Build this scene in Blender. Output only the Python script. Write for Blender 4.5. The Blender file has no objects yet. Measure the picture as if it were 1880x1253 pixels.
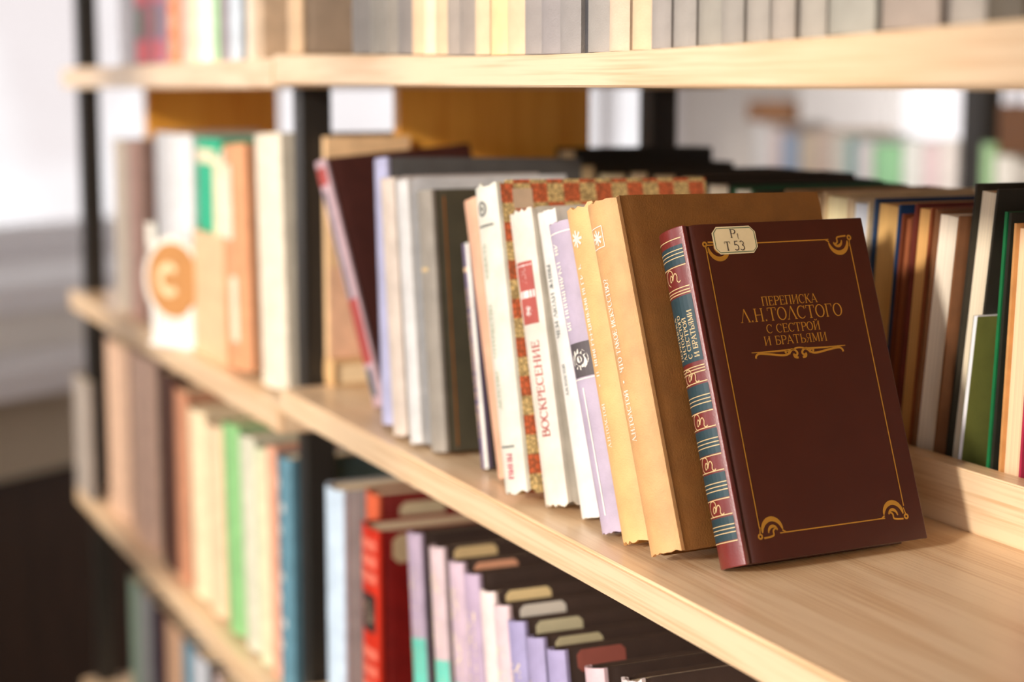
import bpy, bmesh, math, random
from mathutils import Vector, Matrix
random.seed(7)
SC = bpy.context.scene
COL = SC.collection
PI = math.pi

# ------------------------------------------------------------------ camera
PITCH, HEAD = math.radians(8.046), math.radians(24.016)     # tilt down, heading right of -X
CAM = Vector((1.6512, -0.4897, 0.287))
fh = Vector((-math.cos(HEAD), math.sin(HEAD), 0))
fwd = fh * math.cos(PITCH) - Vector((0, 0, 1)) * math.sin(PITCH)
rgt = fwd.cross(Vector((0, 0, 1))).normalized()
upv = rgt.cross(fwd)
cd = bpy.data.cameras.new('camera')
cam = bpy.data.objects.new('camera', cd)
COL.objects.link(cam)
cam.matrix_world = Matrix(((rgt.x, upv.x, -fwd.x, CAM.x), (rgt.y, upv.y, -fwd.y, CAM.y), (rgt.z, upv.z, -fwd.z, CAM.z), (0, 0, 0, 1)))
cd.sensor_width = 36
cd.lens = 36 * 3300 / 1880
cd.clip_start = 0.01
cd.dof.use_dof = True
cd.dof.focus_distance = 1.10
cd.dof.aperture_fstop = 3.5
SC.camera = cam

# ------------------------------------------------------------------ light
def lookrot(d):
    return Vector(d).to_track_quat('-Z', 'Y').to_euler()
w = bpy.data.worlds.new('sky'); SC.world = w; w.use_nodes = True
nt = w.node_tree
bg = nt.nodes['Background']
tc = nt.nodes.new('ShaderNodeTexCoord'); nz = nt.nodes.new('ShaderNodeTexNoise'); nz.inputs['Scale'].default_value = 9
nz.inputs['Detail'].default_value = 3
cr = nt.nodes.new('ShaderNodeValToRGB')
cr.color_ramp.elements[0].position = .35; cr.color_ramp.elements[0].color = (.68, .62, .62, 1)
cr.color_ramp.elements[1].position = .65; cr.color_ramp.elements[1].color = (.90, .885, .90, 1)
nt.links.new(tc.outputs['Generated'], nz.inputs['Vector']); nt.links.new(nz.outputs['Fac'], cr.inputs['Fac']); nt.links.new(cr.outputs['Color'], bg.inputs['Color'])
bg.inputs['Strength'].default_value = 2.5
sd = bpy.data.lights.new('sun', 'SUN'); sun = bpy.data.objects.new('sun', sd); COL.objects.link(sun)
sd.energy = 2.7; sd.angle = math.radians(5); sd.color = (1.0, .90, .80)
sun.rotation_euler = lookrot((-.46, 1.0, -.34)); sun.location = (3, -5, 4)
SC.view_settings.view_transform = 'Standard'; SC.view_settings.look = 'None'
SC.view_settings.gamma = 1; SC.view_settings.use_curve_mapping = False
SC.view_settings.exposure = 0.34

# ------------------------------------------------------------------ materials
def lin(c):
    return tuple(((v / 255) / 12.92 if v <= 10.3 else (((v / 255) + .055) / 1.055) ** 2.4) for v in c)
MATS = {}
def mat(rgb, rough=.6, var=.12, scale=60, bump=0.0, coat=0.0, metal=0.0, stretch=(1, 1, 1), bscale=900):
    key = (rgb, rough, var, scale, bump, coat, metal, stretch, bscale)
    if key in MATS: return MATS[key]
    m = bpy.data.materials.new('surface_%02x%02x%02x' % rgb); m.use_nodes = True
    n = m.node_tree.nodes; l = m.node_tree.links; p = n['Principled BSDF']
    c = lin(rgb)
    p.inputs['Roughness'].default_value = rough; p.inputs['Metallic'].default_value = metal
    p.inputs['Coat Weight'].default_value = coat; p.inputs['Coat Roughness'].default_value = .2
    t = n.new('ShaderNodeTexCoord'); mp = n.new('ShaderNodeMapping'); mp.inputs['Scale'].default_value = stretch
    l.new(t.outputs['Object'], mp.inputs['Vector'])
    z = n.new('ShaderNodeTexNoise'); z.inputs['Scale'].default_value = scale; z.inputs['Detail'].default_value = 4
    l.new(mp.outputs['Vector'], z.inputs['Vector'])
    r = n.new('ShaderNodeValToRGB'); r.color_ramp.elements[0].position = .3; r.color_ramp.elements[1].position = .7
    r.color_ramp.elements[0].color = tuple(v * (1 - var) for v in c) + (1,)
    r.color_ramp.elements[1].color = tuple(min(1, v * (1 + var)) for v in c) + (1,)
    l.new(z.outputs['Fac'], r.inputs['Fac']); l.new(r.outputs['Color'], p.inputs['Base Color'])
    if bump:
        z2 = n.new('ShaderNodeTexNoise'); z2.inputs['Scale'].default_value = bscale; z2.inputs['Detail'].default_value = 2
        l.new(mp.outputs['Vector'], z2.inputs['Vector'])
        b = n.new('ShaderNodeBump'); b.inputs['Strength'].default_value = bump; b.inputs['Distance'].default_value = .001
        l.new(z2.outputs['Fac'], b.inputs['Height']); l.new(b.outputs['Normal'], p.inputs['Normal'])
    MATS[key] = m
    return m
def paper(rgb):
    """block of page edges: fine lines across the thickness (object x)"""
    key = ('paper', rgb)
    if key not in MATS:
        MATS[key] = mat(rgb, .85, .16, 1, stretch=(900, 25, 3)).copy()
    return MATS[key]
def wood(name, light, dark, rough=.38, axis=0):
    m = bpy.data.materials.new(name); m.use_nodes = True
    n = m.node_tree.nodes; l = m.node_tree.links; p = n['Principled BSDF']
    p.inputs['Roughness'].default_value = rough
    t = n.new('ShaderNodeTexCoord'); mp = n.new('ShaderNodeMapping')
    s = [26, 26, 26]; s[axis] = 1.6; mp.inputs['Scale'].default_value = s
    l.new(t.outputs['Object'], mp.inputs['Vector'])
    z = n.new('ShaderNodeTexNoise'); z.inputs['Scale'].default_value = 1.0; z.inputs['Detail'].default_value = 3; z.inputs['Distortion'].default_value = .8
    l.new(mp.outputs['Vector'], z.inputs['Vector'])
    wv = n.new('ShaderNodeMath'); wv.operation = 'MULTIPLY'; wv.inputs[1].default_value = 26
    l.new(z.outputs['Fac'], wv.inputs[0])
    sn = n.new('ShaderNodeMath'); sn.operation = 'SINE'; l.new(wv.outputs[0], sn.inputs[0])
    mp2 = n.new('ShaderNodeMapping'); s2 = [500, 500, 500]; s2[axis] = 9; mp2.inputs['Scale'].default_value = s2
    l.new(t.outputs['Object'], mp2.inputs['Vector'])
    z2 = n.new('ShaderNodeTexNoise'); z2.inputs['Scale'].default_value = 1; z2.inputs['Detail'].default_value = 2
    l.new(mp2.outputs['Vector'], z2.inputs['Vector'])
    ad = n.new('ShaderNodeMath'); ad.operation = 'MULTIPLY_ADD'; ad.inputs[1].default_value = .13; ad.inputs[2].default_value = .0
    l.new(sn.outputs[0], ad.inputs[0])
    ad2 = n.new('ShaderNodeMath'); ad2.operation = 'ADD'; l.new(ad.outputs[0], ad2.inputs[0]); l.new(z2.outputs['Fac'], ad2.inputs[1])
    r = n.new('ShaderNodeValToRGB')
    r.color_ramp.elements[0].position = .22; r.color_ramp.elements[0].color = lin(dark) + (1,)
    r.color_ramp.elements[1].position = .58; r.color_ramp.elements[1].color = lin(light) + (1,)
    l.new(ad2.outputs[0], r.inputs['Fac']); l.new(r.outputs['Color'], p.inputs['Base Color'])
    b = n.new('ShaderNodeBump'); b.inputs['Strength'].default_value = .12; b.inputs['Distance'].default_value = .001
    l.new(z2.outputs['Fac'], b.inputs['Height']); l.new(b.outputs['Normal'], p.inputs['Normal'])
    return m
ASH = wood('pale_ash', (241, 211, 172), (220, 182, 138), .32)
ASH_Y = wood('pale_ash_crosswise', (232, 204, 160), (200, 160, 112), axis=1)
HONEY = wood('honey_veneer', (246, 180, 74), (226, 150, 48), .3, axis=2)
BLACK = mat((36, 32, 27), .45, .1)
GOLD = mat((206, 150, 58), .34, .08, metal=.55)
GOLD_DIM = mat((168, 104, 40), .4, .1, metal=.4)
PALEGOLD = mat((222, 192, 140), .45, .06, metal=.15)
WHITE_PRINT = mat((238, 232, 224), .6, .03)

# ------------------------------------------------------------------ mesh helpers
def link(name, bm, m, parent=None, smooth=None):
    me = bpy.data.meshes.new(name)
    bm.normal_update()
    bm.to_mesh(me); bm.free()
    for x in (m if isinstance(m, (list, tuple)) else [m]): me.materials.append(x)
    if smooth is not None:
        me.shade_smooth(); me.set_sharp_from_angle(angle=math.radians(smooth))
    o = bpy.data.objects.new(name, me); COL.objects.link(o)
    if parent is not None: o.parent = parent
    return o
def box(bm, x0, x1, y0, y1, z0, z1, bev=0):
    r = bmesh.ops.create_cube(bm, size=1)
    vs = r['verts']
    for v in vs:
        v.co = Vector((x0 if v.co.x < 0 else x1, y0 if v.co.y < 0 else y1, z0 if v.co.z < 0 else z1))
    if bev:
        es = list({e for v in vs for e in v.link_edges})
        bmesh.ops.bevel(bm, geom=es, offset=bev, segments=2, affect='EDGES')
    return bm
def boxes(*bs, bev=0):
    bm = bmesh.new()
    for b in bs: box(bm, *b, bev=bev)
    return bm
def root(name, label, cat, loc=(0, 0, 0), rot=(0, 0, 0), group=None):
    o = bpy.data.objects.new(name, None); COL.objects.link(o)
    o.empty_display_size = .02
    o.location = loc; o.rotation_euler = rot
    o['label'] = label; o['category'] = cat
    if group: o['group'] = group
    return o
def structure(o):
    o['kind'] = 'structure'; return o
def ribbon(bm, pts, wd, surf, closed=False):
    """a flat stroke of width wd (number or per-point list) along 2D pts, laid on a surface by surf(u, v)"""
    n = len(pts)
    if n < 2: return
    W = wd if isinstance(wd, (list, tuple)) else [wd] * n
    P = [Vector((a[0], a[1])) for a in pts]
    rows = []
    for i in range(n):
        a = P[i - 1] if (i > 0 or closed) else P[i]
        b = P[(i + 1) % n] if (i < n - 1 or closed) else P[i]
        d = (b - a)
        d = d.normalized() if d.length > 1e-9 else Vector((1, 0))
        k = 1.0
        if 0 < i < n - 1 or closed:
            e = (P[i] - P[i - 1])
            if e.length > 1e-9: k = 1 / max(.55, abs(d.dot(e.normalized())))
        q = Vector((-d.y, d.x)) * W[i] * .5 * k
        rows.append((bm.verts.new(surf(*(P[i] - q))), bm.verts.new(surf(*(P[i] + q)))))
    for i in range(n if closed else n - 1):
        a, b = rows[i], rows[(i + 1) % n]
        try: bm.faces.new((a[0], b[0], b[1], a[1]))
        except ValueError: pass
def patch(bm, u0, u1, v0, v1, surf, nu=1, nv=1):
    g = [[bm.verts.new(surf(u0 + (u1 - u0) * i / nu, v0 + (v1 - v0) * j / nv)) for j in range(nv + 1)] for i in range(nu + 1)]
    for i in range(nu):
        for j in range(nv):
            bm.faces.new((g[i][j], g[i + 1][j], g[i + 1][j + 1], g[i][j + 1]))
def polygon(bm, pts, surf):
    bm.faces.new([bm.verts.new(surf(*p)) for p in pts])
def disc(bm, cu, cv, r, surf, n=20):
    polygon(bm, [(cu + r * math.cos(2 * PI * i / n), cv + r * math.sin(2 * PI * i / n)) for i in range(n)], surf)
def arc(cx, cy, rx, ry, a0, a1, n=14):
    return [(cx + rx * math.cos(math.radians(a0 + (a1 - a0) * i / n)), cy + ry * math.sin(math.radians(a0 + (a1 - a0) * i / n))) for i in range(n + 1)]
def spline(pts, n=6):
    out = []
    P = [pts[0]] + list(pts) + [pts[-1]]
    for i in range(1, len(P) - 2):
        for k in range(n):
            t = k / n
            a, b, c, d = P[i - 1], P[i], P[i + 1], P[i + 2]
            out.append(tuple(.5 * (2 * b[j] + (c[j] - a[j]) * t + (2 * a[j] - 5 * b[j] + 4 * c[j] - d[j]) * t * t + (3 * b[j] - a[j] - 3 * c[j] + d[j]) * t ** 3) for j in (0, 1)))
    out.append(tuple(pts[-1]))
    return out

# ------------------------------------------------------------------ serif lettering drawn with strokes
K, H_ = .135, .06      # thick and thin stroke
def _v(x, w=K, s=.13, y0=0., y1=1., st=True, sb=True):
    r = [(w, [(x, y0), (x, y1)])]
    if sb: r.append((H_, [(x - s, y0 + H_ / 2), (x + s, y0 + H_ / 2)]))
    if st: r.append((H_, [(x - s, y1 - H_ / 2), (x + s, y1 - H_ / 2)]))
    return r
def _s(x, y, s=.13): return [(H_, [(x - s, y + (H_ / 2 if y < .5 else -H_ / 2)), (x + s, y + (H_ / 2 if y < .5 else -H_ / 2))])]
def _round(cx, rx):
    p = arc(cx, .5, rx, .47, 0, 360, 24)
    return [([H_ + (K - H_) * abs(math.cos(2 * PI * i / 24)) for i in range(25)], p)]
def _bowl(x, y0, y1, w):
    p = [(x, y1 - H_ / 2), (x + w * .45, y1 - H_ / 2)] + arc(x + w * .45, (y0 + y1) / 2, w * .55, (y1 - y0) / 2 - H_ / 2, 90, -90, 10) + [(x + w * .45, y0 + H_ / 2), (x, y0 + H_ / 2)]
    return [([H_, H_] + [H_ + (K - H_) * math.sin(PI * i / 10) for i in range(11)] + [H_, H_], p)]
def _c(cx, rx, a0=42, a1=318):
    n = 20
    return [([H_ + (K - H_) * max(0, -math.cos(math.radians(a0 + (a1 - a0) * i / n))) for i in range(n + 1)], arc(cx, .5, rx, .47, a0, a1, n)),
            (H_, [(cx + rx * .78, .98), (cx + rx * .78, .72)])]
GL = {
 'П': (1.02, _v(.2) + _v(.82) + [(H_, [(.2, .97), (.82, .97)])]),
 'Е': (.86, _v(.2) + [(H_, [(.2, .97), (.74, .97)]), (H_, [(.74, .98), (.74, .78)]), (H_, [(.2, .52), (.6, .52)]), (H_, [(.6, .62), (.6, .42)]), (H_, [(.2, .03), (.78, .03)]), (H_, [(.78, .0), (.78, .22)])]),
 'Р': (.82, _v(.2) + _bowl(.2, .45, 1, .56)),
 'И': (1.05, _v(.2) + _v(.85) + [(H_, [(.2, .06), (.85, .94)])]),
 'Й': (1.05, _v(.2) + _v(.85) + [(H_, [(.2, .06), (.85, .94)]), (.08, arc(.52, 1.24, .17, .13, 180, 360, 8))]),
 'С': (.92, _c(.5, .4)),
 'К': (.95, _v(.2) + _s(.76, 1, .11) + _s(.84, 0, .12) + [(H_, [(.22, .42), (.76, .97)]), (K, [(.4, .58), (.82, .02)])]),
 'А': (.98, [(H_, [(.1, .02), (.48, 1)]), (K, [(.46, 1), (.86, .02)]), (H_, [(.22, .34), (.72, .34)])] + _s(.1, 0, .11) + _s(.86, 0, .13)),
 'Л': (.98, [(H_, [(.1, .02), (.48, 1)]), (K, [(.46, 1), (.86, .02)])] + _s(.1, 0, .11) + _s(.86, 0, .13)),
 'Н': (1.02, _v(.2) + _v(.82) + [(H_, [(.2, .5), (.82, .5)])]),
 'Т': (.94, _v(.47, st=False) + [(H_, [(.06, .97), (.88, .97)]), (H_, [(.07, .98), (.07, .76)]), (H_, [(.87, .98), (.87, .76)])]),
 'О': (1.0, _round(.5, .4)),
 'Г': (.8, _v(.2) + [(H_, [(.2, .97), (.72, .97)]), (H_, [(.72, .98), (.72, .76)])]),
 'Б': (.86, _v(.2) + [(H_, [(.2, .97), (.7, .97)]), (H_, [(.7, .98), (.7, .8)])] + _bowl(.2, 0, .56, .58)),
 'Ь': (.82, _v(.2) + _bowl(.2, 0, .54, .56)),
 'Ы': (1.15, _v(.2) + _bowl(.2, 0, .54, .5) + _v(.95)),
 'Я': (.9, _v(.68) + [(H_, [(.68, .97), (.4, .97)] + arc(.4, .72, .22, .25, 90, 270, 8) + [(.68, .47)]), (H_, [(.42, .47), (.16, .02)])] + _s(.14, 0, .1)),
 'М': (1.16, _v(.18, H_) + _v(.97) + [(K, [(.2, .98), (.56, .1)]), (H_, [(.56, .1), (.95, .98)])]),
 'Ч': (.95, _v(.76) + _s(.2, 1) + [(K, [(.2, .98), (.2, .62)] + arc(.42, .62, .22, .2, 180, 280, 6) + [(.76, .5)])]),
 'В': (.88, _v(.2) + _bowl(.2, .5, 1, .5) + _bowl(.2, 0, .54, .6)),
 'У': (.94, [(K, [(.14, .98), (.52, .36)]), (H_, [(.84, .98), (.44, .1), (.28, .02), (.18, .1)])] + _s(.14, 1, .12) + _s(.84, 1, .1)),
 'Ж': (1.3, _v(.65) + [(H_, [(.15, .98), (.62, .5)]), (K, [(.12, .02), (.6, .54)]), (H_, [(1.15, .98), (.68, .5)]), (K, [(1.18, .02), (.7, .54)])]),
 'Д': (1.02, [(H_, [(.24, .06), (.5, 1)]), (K, [(.5, 1), (.82, .06)]), (H_, [(.06, .06), (.96, .06)]), (H_, [(.07, .08), (.07, -.16)]), (H_, [(.95, .08), (.95, -.16)])]),
 'Ю': (1.35, _v(.18) + _round(.88, .36) + [(H_, [(.18, .5), (.52, .5)])]),
 'Э': (.92, [(w, [(1 - x, y) for x, y in p] if isinstance(p, list) else p) for w, p in _c(.5, .4)] + [(H_, [(.5, .5), (.86, .5)])]),
 'З': (.84, [(H_ + .02, arc(.36, .75, .26, .22, 150, -90, 10)), (.11, arc(.36, .27, .32, .25, 90, -150, 12))]),
 'Ц': (1.0, _v(.2) + _v(.76) + [(H_, [(.2, .03), (.92, .03), (.92, -.16)])]),
 '?': (.7, [(K * .8, arc(.35, .72, .24, .24, 160, -60, 10) + [(.35, .36), (.35, .24)]), (K, [(.35, 0), (.35, .12)])]),
 '.': (.34, [(K, [(.16, 0), (.16, .13)])]), ' ': (.5, []),
 '*': (.8, [(.2, [(.4 - .16, .5), (.4 + .16, .5)]), (.2, [(.4, .34), (.4, .66)])]),
 '5': (.7, [(.08, [(.58, .97), (.2, .97), (.16, .55)] + arc(.34, .32, .26, .3, 120, -140, 10))]),
 '3': (.7, [(.08, arc(.33, .75, .22, .22, 150, -80, 8) + arc(.33, .27, .26, .26, 80, -150, 10))]),
 '1': (.45, [(.08, [(.1, .8), (.24, .98), (.24, 0)])]),
}
def text(bm, s, u, v, size, surf, rot=0, align='l', cond=1.0, track=0.0, bold=1.0):
    """lay a line of lettering: baseline starts at (u, v); rot=90 reads upwards"""
    adv = sum(GL[c][0] * cond + track for c in s) * size
    off = {'l': 0, 'c': -adv / 2, 'r': -adv}[align]
    ca, sa = (1, 0) if rot == 0 else (0, 1)
    x = off
    for c in s:
        wd, st = GL[c]
        for k, pts in st:
            q = []
            for px, py in pts:
                a, b = x + px * size * cond, py * size
                q.append((u + a * ca - b * sa, v + a * sa + b * ca))
            ww = [i * size * bold for i in k] if isinstance(k, list) else k * size * bold
            ribbon(bm, q, ww, surf)
        x += (wd * cond + track) * size

# ------------------------------------------------------------------ books
class Book:
    """one book: local x = thickness, y = depth from the spine, z = height; the root sits at the left foot of the spine"""
    def __init__(s, label, group, loc, t, h, W, lean=0., yaw=0., pitch=0., cover=(120, 60, 40), spine=None, page=(226, 206, 170),
                 bulge=.004, board=.0022, groove=.0011, square=.003, rough=.6, cloth=.15, coat=0., wear=0., var=.12, name='book', back=False, fore=.002, right=None, seed=None):
        s.t, s.h, s.W, s.b, s.g, s.bt = t, h, W, bulge, groove, board
        s.loc = loc
        rz = yaw + (PI if back else 0)
        lift = 0 if pitch >= 0 else W * math.sin(-pitch)
        if lean < 0: lift += t * math.sin(-lean)
        lift += .0004
        s.root = root(name, label, 'book', (loc[0], loc[1], loc[2] + lift), (pitch, -lean, rz), group)
        rnd = random.Random(seed if seed is not None else label)
        # outline of the case, from the left fore edge round the spine to the right fore edge
        N = 12
        out = []
        for y in (W, W * .5, .016, .0085, .0055, .003):
            out.append((s.gro(y), y))
        for i in range(N + 1):
            u = i / N
            out.append((t * u, s.spy(u)))
        for y in (.003, .0055, .0085, .016, W * .5, W):
            out.append((t - s.gro(y), y))
        n = len(out)
        inn = []
        for i in range(n):
            a = Vector(out[max(0, i - 1)]); b = Vector(out[min(n - 1, i + 1)]); d = (b - a).normalized()
            inn.append((out[i][0] + -d.y * board * 1.0, out[i][1] + d.x * board))
        bm = bmesh.new()
        nz_ = 8 if wear else 1
        O, I = [], []
        for i in range(n):
            zo = []
            sp = 6 <= i < 6 + N + 1
            z0 = z1 = 0
            if wear and (sp or i in (5, 4, 6 + N + 1, 6 + N + 2)):
                z0 = rnd.uniform(0, wear); z1 = -rnd.uniform(-.25 * wear, wear)
            lo, hi = z0, h + z1
            O.append([bm.verts.new((out[i][0], out[i][1], lo + (hi - lo) * k / nz_)) for k in range(nz_ + 1)])
            I.append([bm.verts.new((inn[i][0], inn[i][1], lo + (hi - lo) * k / nz_)) for k in range(nz_ + 1)])
        for i in range(n - 1):
            mi = 1 if 5 <= i < 6 + N + 1 else (2 if i >= 6 + N + 1 and right else 0)
            for k in range(nz_):
                f = bm.faces.new((O[i][k], O[i + 1][k], O[i + 1][k + 1], O[i][k + 1])); f.material_index = mi
                f = bm.faces.new((I[i][k + 1], I[i + 1][k + 1], I[i + 1][k], I[i][k])); f.material_index = mi
            f = bm.faces.new((O[i][nz_], O[i + 1][nz_], I[i + 1][nz_], I[i][nz_])); f.material_index = mi
            f = bm.faces.new((I[i][0], I[i + 1][0], O[i + 1][0], O[i][0])); f.material_index = mi
        for i in (0, n - 1):
            for k in range(nz_):
                f = bm.faces.new((O[i][k], O[i][k + 1], I[i][k + 1], I[i][k])); f.material_index = 2 if (i and right) else 0
        bmesh.ops.recalc_face_normals(bm, faces=bm.faces)
        cm = cover if not isinstance(cover, tuple) else mat(cover, rough, var, bump=cloth, coat=coat)
        sm = cm if spine is None else (spine if not isinstance(spine, tuple) else mat(spine, rough, var, bump=cloth, coat=coat))
        rm = cm if right is None else (right if not isinstance(right, tuple) else mat(right, rough, var, bump=cloth, coat=coat))
        s.cover = link('cover', bm, [cm, sm, rm], s.root, 40)
        # page block with a hollow fore edge
        bm = bmesh.new()
        x0, x1 = board * 1.02 + .0002, t - board * 1.02 - .0002
        y0 = board + max(groove, 0) * .5 + .001
        yf = W - square
        M = 8
        ring = [(x0 + groove * 0, .009), (x0, yf)]
        for i in range(1, M):
            u = i / M
            ring.append((x0 + (x1 - x0) * u, yf - fore * math.sin(PI * u)))
        ring += [(x1, yf), (x1, .009)]
        for i in range(M, -1, -1):
            u = i / M
            ring.append((x0 + .001 + (x1 - x0 - .002) * u, max(s.spy((x0 + (x1 - x0) * u) / t) + board + .0008, -bulge) + .0015))
        zb, zt = square, h - square
        A = [bm.verts.new((x, y, zb)) for x, y in ring]; B = [bm.verts.new((x, y, zt)) for x, y in ring]
        m_ = len(ring)
        for i in range(m_):
            bm.faces.new((A[i], A[(i + 1) % m_], B[(i + 1) % m_], B[i]))
        bm.faces.new(A[::-1]); bm.faces.new(B)
        bmesh.ops.recalc_face_normals(bm, faces=bm.faces)
        s.pages = link('page_block', bm, paper(page), s.root, 40)
    def gro(s, y):
        return s.g * math.exp(-((y - .0055) / .0028) ** 2) if s.g else 0
    def spy(s, u):
        return -s.b * (1 - (2 * u - 1) ** 2) ** .85 if s.b else 0
    # surfaces: spine (u metres from the left edge, v height) and right-hand board (u depth, v height)
    def S(s, off=.00018):
        def f(u, v):
            k = min(max(u / s.t, 0), 1); e = .01
            y = s.spy(k); d = (s.spy(min(1, k + e)) - s.spy(max(0, k - e))) / ((min(1, k + e) - max(0, k - e)) * s.t)
            n = Vector((d, -1)).normalized()
            return Vector((u + n.x * off, y + n.y * off, v))
        return f
    def R(s, off=.00018):
        return lambda u, v: Vector((s.t - s.gro(u) + off, u, v))
    def add(s, name, bm, m, parent=None, label=None):
        o = link(name, bm, m, parent or s.root)
        if label: o['label'] = label
        return o
    def bands(s, spec, m, name='spine_bands'):
        bm = bmesh.new()
        for v0, v1, a, b in spec: patch(bm, a * s.t, b * s.t, v0, v1, s.S(), 8, 1)
        return s.add(name, bm, m)
    def label_card(s, y0, z0, w_, h_, rgb=(206, 188, 150), off=.0003, lines=True):
        bm = bmesh.new(); c = min(w_, h_) * .22
        polygon(bm, [(y0 + c, z0), (y0 + w_ - c, z0), (y0 + w_, z0 + c), (y0 + w_, z0 + h_ - c), (y0 + w_ - c, z0 + h_), (y0 + c, z0 + h_), (y0, z0 + h_ - c), (y0, z0 + c)], s.R(off))
        return s.add('shelf_label', bm, mat(rgb, .8, .06))
    def pos(s, y):  # local z positions helper
        return y

GR = math.radians
G_ROW = 'books leaning along the front of the middle shelf'

# ================================================================== ROOM
FLOOR, CEIL = -1.25, 1.95
structure(link('floor', boxes((-6, 5, -2.1, 4.1, FLOOR - .1, FLOOR)), wood('parquet', (120, 84, 54), (88, 58, 34))))
structure(link('ceiling', boxes((-6, 5, -2.1, 4.1, CEIL, CEIL + .1)), mat((226, 222, 216), .9, .03)))
WALLP = mat((226, 220, 212), .85, .04, 8)
WHITE = mat((236, 234, 236), .45, .03)
DARKPANEL = wood('dark_panelling', (66, 44, 28), (46, 30, 18), .5, axis=2)
structure(link('wall_right', boxes((4.4, 4.5, -2.1, 4.1, FLOOR, CEIL)), WALLP))
# street-side wall behind the photographer: piers, parapet and head around tall windows
fx = [-3.6, -1.6, .25, 2.1, 4.4]
bs = [(-4.6, 4.4, -2.1, -1.95, FLOOR, -.35), (-4.6, 4.4, -2.1, -1.95, 1.82, CEIL)]
for a in fx: bs.append((a - .06, a + .06, -2.1, -1.95, -.35, 1.82))
structure(link('wall_front', boxes(*bs), WALLP))
def window(n, org, ang, x0, x1, z0, z1, nm=2):
    """frame in a wall: x along the wall, local y = thickness"""
    bm = boxes((x0, x1, -.03, .03, z0, z0 + .07), (x0, x1, -.03, .03, z1 - .07, z1), (x0, x0 + .06, -.03, .03, z0, z1), (x1 - .06, x1, -.03, .03, z0, z1))
    for i in range(1, nm):
        xm = x0 + (x1 - x0) * i / nm
        box(bm, xm - .022, xm + .022, -.025, .025, z0 + .06, z1 - .06)
    o = structure(link('window_%d' % n, bm, WHITE)); o.location = org; o.rotation_euler = (0, 0, ang)
    g = bmesh.new(); box(g, x0 + .05, x1 - .05, -.003, .003, z0 + .06, z1 - .06)
    p = link('pane', g, GLASS if n <= 4 else (DIM_GLASS if n <= 6 else HALF_GLASS), o)
    return o
GLASS = bpy.data.materials.new('window_glass'); GLASS.use_nodes = True
_n = GLASS.node_tree.nodes; _l = GLASS.node_tree.links
_n.remove(_n['Principled BSDF'])
_t = _n.new('ShaderNodeBsdfTransparent'); _g = _n.new('ShaderNodeBsdfGlossy'); _g.inputs['Roughness'].default_value = .02
_m = _n.new('ShaderNodeMixShader'); _m.inputs[0].default_value = .05
_l.new(_t.outputs[0], _m.inputs[1]); _l.new(_g.outputs[0], _m.inputs[2]); _l.new(_m.outputs[0], _n['Material Output'].inputs[0])
DIM_GLASS = GLASS.copy(); DIM_GLASS.name = 'dimmed_window_glass'  # panes tinted grey to dim the bright sky behind them, no real dust
DIM_GLASS.node_tree.nodes['Transparent BSDF'].inputs['Color'].default_value = (.66, .66, .66, 1)
HALF_GLASS = DIM_GLASS.copy(); HALF_GLASS.name = 'lightly_dimmed_window_glass'  # lighter grey tint, also there to dim the sky in the panes
HALF_GLASS.node_tree.nodes['Transparent BSDF'].inputs['Color'].default_value = (.78, .78, .78, 1)
for i in range(len(fx) - 1):
    window(i + 1, (0, -2.03, 0), 0, fx[i] + .06, fx[i + 1] - .06, -.35, 1.82, 2)
# window wall at the far end, running away to the right
LA = GR(33); LO = Vector((-1.80, -.33, 0))
ldir = Vector((-math.sin(LA), math.cos(LA), 0)); LROT = math.atan2(ldir.y, ldir.x)
def wl(name, bm, m, kind=True):
    o = link(name, bm, m); o.location = LO; o.rotation_euler = (0, 0, LROT)
    return structure(o) if kind else o
# local x along the wall, local +y points out of the room
wl('wall_left', boxes((-2.2, 5.4, .0, .62, FLOOR, -.165), (-2.2, 5.4, .0, .62, 1.75, CEIL), (-2.2, -1.6, .0, .62, -.165, 1.75), (3.16, 3.24, .48, .62, -.165, 1.75), (4.3, 5.4, 0, .62, -.165, 1.75)), WALLP)
wl('trim_1', boxes((-2.2, 5.4, -.06, .0, FLOOR, -.475)), DARKPANEL)
wl('trim_2', boxes((-2.2, 5.4, -.10, .0, -.475, -.30)), mat((196, 182, 158), .7, .05))
wl('trim_3', boxes((-2.2, 5.4, -.20, .0, -.30, -.245), bev=.004), WHITE)
wl('trim_4', boxes((-2.2, 5.4, -.015, .56, -.165, -.112), bev=.004), WHITE)
for i, (a, b) in enumerate(((-1.6, 3.16), (3.24, 4.3))):
    o = window(5 + i, LO + Vector((-ldir.y, ldir.x, 0)) * .53, LROT, a, b, -.112, 1.75, 2)
structure(link('wall_back', boxes((-5.2, 4.5, 4.0, 4.1, FLOOR, -.5), (-5.2, 4.5, 4.0, 4.1, 1.75, CEIL), (-5.2, -4.9, 4.0, 4.1, -.5, 1.75), (-2.75, -2.6, 4.0, 4.1, -.5, 1.75), (-.55, 4.5, 4.0, 4.1, -.5, 1.75)), WALLP))
for i, (a, b) in enumerate(((-4.9, -2.75), (-2.6, -.55))): window(7 + i, (0, 4.04, 0), 0, a, b, -.5, 1.75, 2)

# ================================================================== BOOKCASE
case = root('bookcase', 'long double sided bookcase with pale wooden shelves and black metal posts', 'bookcase', (0, 0, FLOOR))
def casepart(name, bm, m, label=None, bev=None):
    for v in bm.verts: v.co.z -= FLOOR
    o = link(name, bm, m, case)
    if label: o['label'] = label
    return o
DEP = .495
XR = 1.34
def slab(x0, x1, z0, z1, y0=0., y1=DEP):
    return boxes((x0, x1, y0, y1, z0, z1), bev=.0022)
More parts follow.
